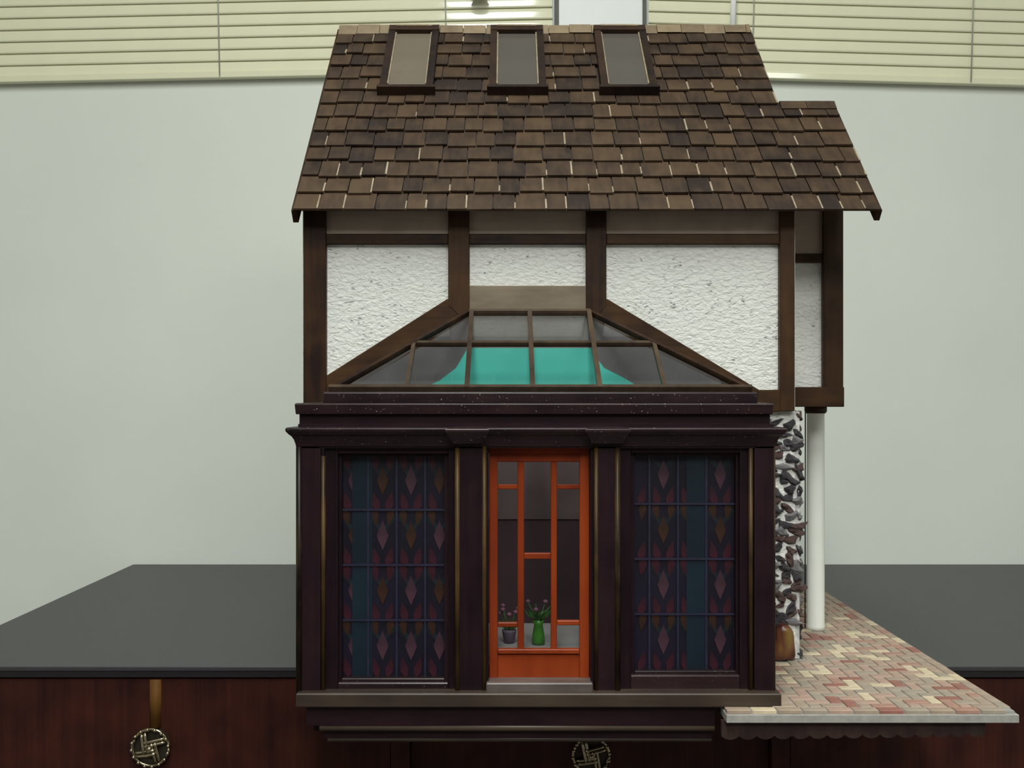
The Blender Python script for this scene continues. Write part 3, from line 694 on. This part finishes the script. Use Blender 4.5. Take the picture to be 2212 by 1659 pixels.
# stone-faced lower wall
sp = empty('stone_pier', (0.225, 0.92, ZP), dh)
SZ1 = Z(889, 0.90)
box('mortar', 0.188, 0.2475, 0.9005, 1.30, ZP, SZ1, M['mortar'], sp)
rst = random.Random(5)
smesh = []
for k in range(7):
    bm = bmesh.new(); bmesh.ops.create_icosphere(bm, subdivisions=2, radius=1)
    for vv in bm.verts:
        q = vv.co.copy()
        vv.co *= 1 + 0.38 * math.sin(3.1 * q.x + k) * math.cos(2.7 * q.z + 1.3 * k) + rst.uniform(-0.22, 0.18)
    me = bpy.data.meshes.new('stone'); bm.to_mesh(me); bm.free()
    me.materials.append(M[('stone_a', 'stone_b', 'stone_a', 'stone_c', 'stone_a', 'stone_c', 'stone_b')[k]])
    smesh.append(me)
def stone(x, y, z, sx, sy, sz, ry):
    o = link('stone', rst.choice(smesh), (x, y, z), sp, Euler((0, ry, rst.uniform(-.3, .3)))); o.scale = (sx, sy, sz)
z = ZP + 0.030
while z < SZ1 - 0.004:
    x = 0.2060 + rst.uniform(-.003, .002)
    while x < 0.2475:
        sx = rst.uniform(0.0040, 0.0080); sz = rst.uniform(0.0018, 0.0042)
        stone(x, 0.9000 + rst.uniform(-.0008, .0005), z + rst.uniform(-.002, .002), sx, 0.0026, sz, rst.uniform(-1.1, 1.1)); x += sx * 1.55 + 0.001
    z += 0.0070
z = ZP + 0.006
while z < SZ1 - 0.003:
    for y in (0.905, 0.918, 0.932, 0.948, 0.964):
        stone(0.2472 + rst.uniform(-.0004, .0008), y + rst.uniform(-.002, .002), z + rst.uniform(-.002, .002), 0.0030, rst.uniform(.004, .0065), rst.uniform(.003, .0058), rst.uniform(-.4, .4))
    z += 0.0105
# one large tawny stone at its foot
bm = bmesh.new(); bmesh.ops.create_icosphere(bm, subdivisions=3, radius=1)
for vv in bm.verts:
    q = vv.co.copy(); vv.co = Vector([abs(c) ** 0.72 * (1 if c > 0 else -1) for c in q]) * (1 + 0.05 * math.sin(4 * q.x + 2 * q.z) + 0.04 * math.sin(5 * q.z + 3 * q.y))
    vv.co = Vector((vv.co.x * 0.0098 * (1 - 0.14 * vv.co.z), vv.co.y * 0.009, max(vv.co.z, -0.94) * 0.0160))
me = bpy.data.meshes.new('stone'); bm.to_mesh(me); bm.free(); me.materials.append(M['tawny'])
for p in me.polygons: p.use_smooth = True
o = link('stone', me, (0.2325, 0.897, ZP + 0.0148), sp); o['label'] = 'large mottled yellow-brown rounded stone at the foot of the stone wall'

# ---- patio
pt = empty('patio', (0.26, 0.98, ZP), dh)
PX0, PX1, PY0, PY1 = 0.155, 0.3605, 0.752, 1.215
BT = 0.0026
box('slab', PX0, PX1 + 0.001, PY0 - 0.001, PY1, ZP - 0.0085, ZP - BT, M['grout'], pt, 0.0004)
box('grout', PX0 + 0.0012, PX1 - 0.0012, PY0 + 0.0012, PY1 - 0.001, ZP - BT, ZP - 0.0007, M['grout'], pt)
# scalloped apron under the front and right edge
def scallop(x0, x1, n_):
    pts = [(x0, ZP - 0.0085)]
    zb = ZP - 0.0195; stp = (x1 - x0) / n_
    low = []
    for k in range(n_):
        for t in range(6):
            low.append((x0 + (k + t / 5.0) * stp, zb - 0.0026 * math.sin(math.pi * t / 5.0) ** 0.7 + 0.0022 * (k / n_)))
    pts += low + [(x1, ZP - 0.0085)]
    return pts
prism('apron', scallop(0.1525, 0.340, 15), 0.7565, 0.004, M['apron'], pt, 0.0)
ap = scallop(0.762, 1.20, 34)
xprism('apron', [(y, z) for y, z in ap], 0.336, 0.340, M['apron'], pt)
BL, BW = 0.0180, 0.0090
bm_ = {}
def brick_mesh(kind, lx, ly):
    k = (kind, round(lx * 5000), round(ly * 5000))
    if k not in bm_:
        g = 0.0005
        me = bpy.data.meshes.new('brick'); me.from_pydata(bv(-lx / 2 + g, lx / 2 - g, -ly / 2 + g, ly / 2 - g, 0, BT), [], BF)
        bm = bmesh.new(); bm.from_mesh(me); bmesh.ops.recalc_face_normals(bm, faces=bm.faces[:])
        bmesh.ops.bevel(bm, geom=[e for e in bm.edges if all(v_.co.z > BT - 1e-6 for v_ in e.verts)], offset=0.0004, segments=1, affect='EDGES'); bm.to_mesh(me); bm.free()
        me.materials.append(M[kind]); bm_[k] = me
    return bm_[k]
rb = random.Random(21)
def bcol(): return rb.choices([n_ for n_, _c in BR], (32, 20, 7, 15, 18, 8))[0]
bricks = []
x = PX0
while x < PX1 - 0.01: bricks.append((x + BL / 2, PY0 + BW / 2, BL, BW)); x += BL      # front edge course
y = PY0 + BW
while y < PY1 - BL: bricks.append((PX1 - BW / 2, y + BL / 2, BW, BL)); y += BL         # right edge course
def shown(x, y):
    if y > 0.895 and x < 0.246: return False
    if y < 0.90 and x < 0.188: return False
    if y > 0.90 and x < 0.246 + (y - 0.90) * 0.22: return False
    return PX0 < x < PX1
ox, oy = PX1 - BW, PY0 + BW
for i in range(-70, 71):
    for j in range(-70, 71):
        # herringbone: steps of one brick width
        m4 = (i - j) % 4
        cxl, cyl = ox - (i + 1) * BW, oy + j * BW
        if m4 == 0: x, y, hz = cxl, cyl + BW / 2, True
        elif m4 == 2: x, y, hz = cxl + BW / 2, cyl, False
        else: continue
        hx, hy = (BL / 2, BW / 2) if hz else (BW / 2, BL / 2)
        a0, a1, b0, b1 = max(x - hx, PX0), min(x + hx, ox), max(y - hy, oy), min(y + hy, PY1)
        if a1 - a0 < 0.003 or b1 - b0 < 0.003: continue
        if shown((a0 + a1) / 2, (b0 + b1) / 2): bricks.append(((a0 + a1) / 2, (b0 + b1) / 2, a1 - a0, b1 - b0))
bricks.sort(key=lambda q: q[1])
print('bricks', len(bricks), 'shingles', nsh)
for (x, y, lx, ly) in bricks[:298]:
    o = link('brick', brick_mesh(bcol(), lx, ly), (x, y, ZP - BT + rb.uniform(0, 0.0004)), pt)
if len(bricks) > 298:
    v = []; f = []; mi = []
    names = [n_ for n_, _c in BR]
    for (x, y, lx, ly) in bricks[298:]:
        b0 = len(v); g = 0.0005
        v += bv(x - lx / 2 + g, x + lx / 2 - g, y - ly / 2 + g, y + ly / 2 - g, ZP - BT, ZP + rb.uniform(0, 0.0004))
        f += [tuple(b0 + i for i in q_) for q_ in BF]; mi += [names.index(bcol())] * 6
    o = mesh('far_bricks', v, f, None, pt); o['kind'] = 'stuff'
    for n_ in names: o.data.materials.append(M[n_])
    for p, k in zip(o.data.polygons, mi): p.material_index = k

# ------------------------------------------------------------------ things inside the dollhouse
def leaf(root, base, tip, w_, mat, name='leaf'):
    a, b_ = Vector(base), Vector(tip); d = (b_ - a); s_ = d.cross(Vector((0, 1, 0))).normalized() * w_
    mid = a + d * 0.5 + Vector((0, -0.001, 0)); e = Vector((0, 0.0003, 0))
    v = [a, mid + s_, b_, mid - s_]; v += [p + e for p in v]
    return mesh(name, v, [(0, 1, 2, 3), (7, 6, 5, 4), (0, 4, 5, 1), (1, 5, 6, 2), (2, 6, 7, 3), (3, 7, 4, 0)], mat, root)
vx, vy = X(1163, 0.82), 0.82
vs = empty('flower_vase', (vx, vy, IFZ)); tag(vs, 'green vase of leafy flowers standing inside behind the middle door glass', 'vase')
lathe('vase', [(0.0040, 0), (0.0052, 0.002), (0.0046, 0.008), (0.0034, 0.015), (0.0046, 0.019), (0.0040, 0.019), (0.003, 0.016)], (vx, vy, IFZ), M['green'], vs, 16)
rv = random.Random(3)
for k in range(7):
    a = 2 * math.pi * k / 7; top = Vector((vx + 0.009 * math.cos(a), vy + 0.005 * math.sin(a), IFZ + 0.030 + rv.uniform(-.003, .006)))
    tube('stem', [(vx, vy, IFZ + 0.012), (vx + 0.003 * math.cos(a), vy + 0.002 * math.sin(a), IFZ + 0.022), top], 0.0005, M['leaf'], vs, 5)
    leaf(vs, (vx + 0.002 * math.cos(a), vy, IFZ + 0.019), (vx + 0.011 * math.cos(a + .3), vy + .003 * math.sin(a), IFZ + 0.027), 0.002, M['leaf'])
    if k % 2: lathe('bloom', [(0.0004, -0.0016), (0.0019, -0.0005), (0.0022, 0.0008), (0.0008, 0.0018)], top, M['bloom'], vs, 8)
px_, py_ = X(1100, 0.825), 0.825
pp = empty('potted_plant', (px_, py_, IFZ)); tag(pp, 'small plant with mauve blooms standing inside behind the left door glass', 'plant')
lathe('pot', [(0.004, 0), (0.0055, 0.009), (0.0058, 0.010), (0.005, 0.010)], (px_, py_, IFZ), M['pot'], pp, 14)
for k in range(8):
    a = 2 * math.pi * k / 8; top = Vector((px_ + 0.007 * math.cos(a), py_ + 0.005 * math.sin(a), IFZ + 0.022 + rv.uniform(-.004, .006)))
    tube('stem', [(px_, py_, IFZ + 0.008), top], 0.0005, M['leaf'], pp, 5)
    leaf(pp, (px_, py_, IFZ + 0.009), (px_ + 0.009 * math.cos(a + .4), py_ + .004 * math.sin(a), IFZ + 0.018), 0.002, M['leaf'])
    lathe('bloom', [(0.0004, -0.0016), (0.0018, -0.0005), (0.0021, 0.0008), (0.0008, 0.0018)], top, M['bloom'], pp, 8)
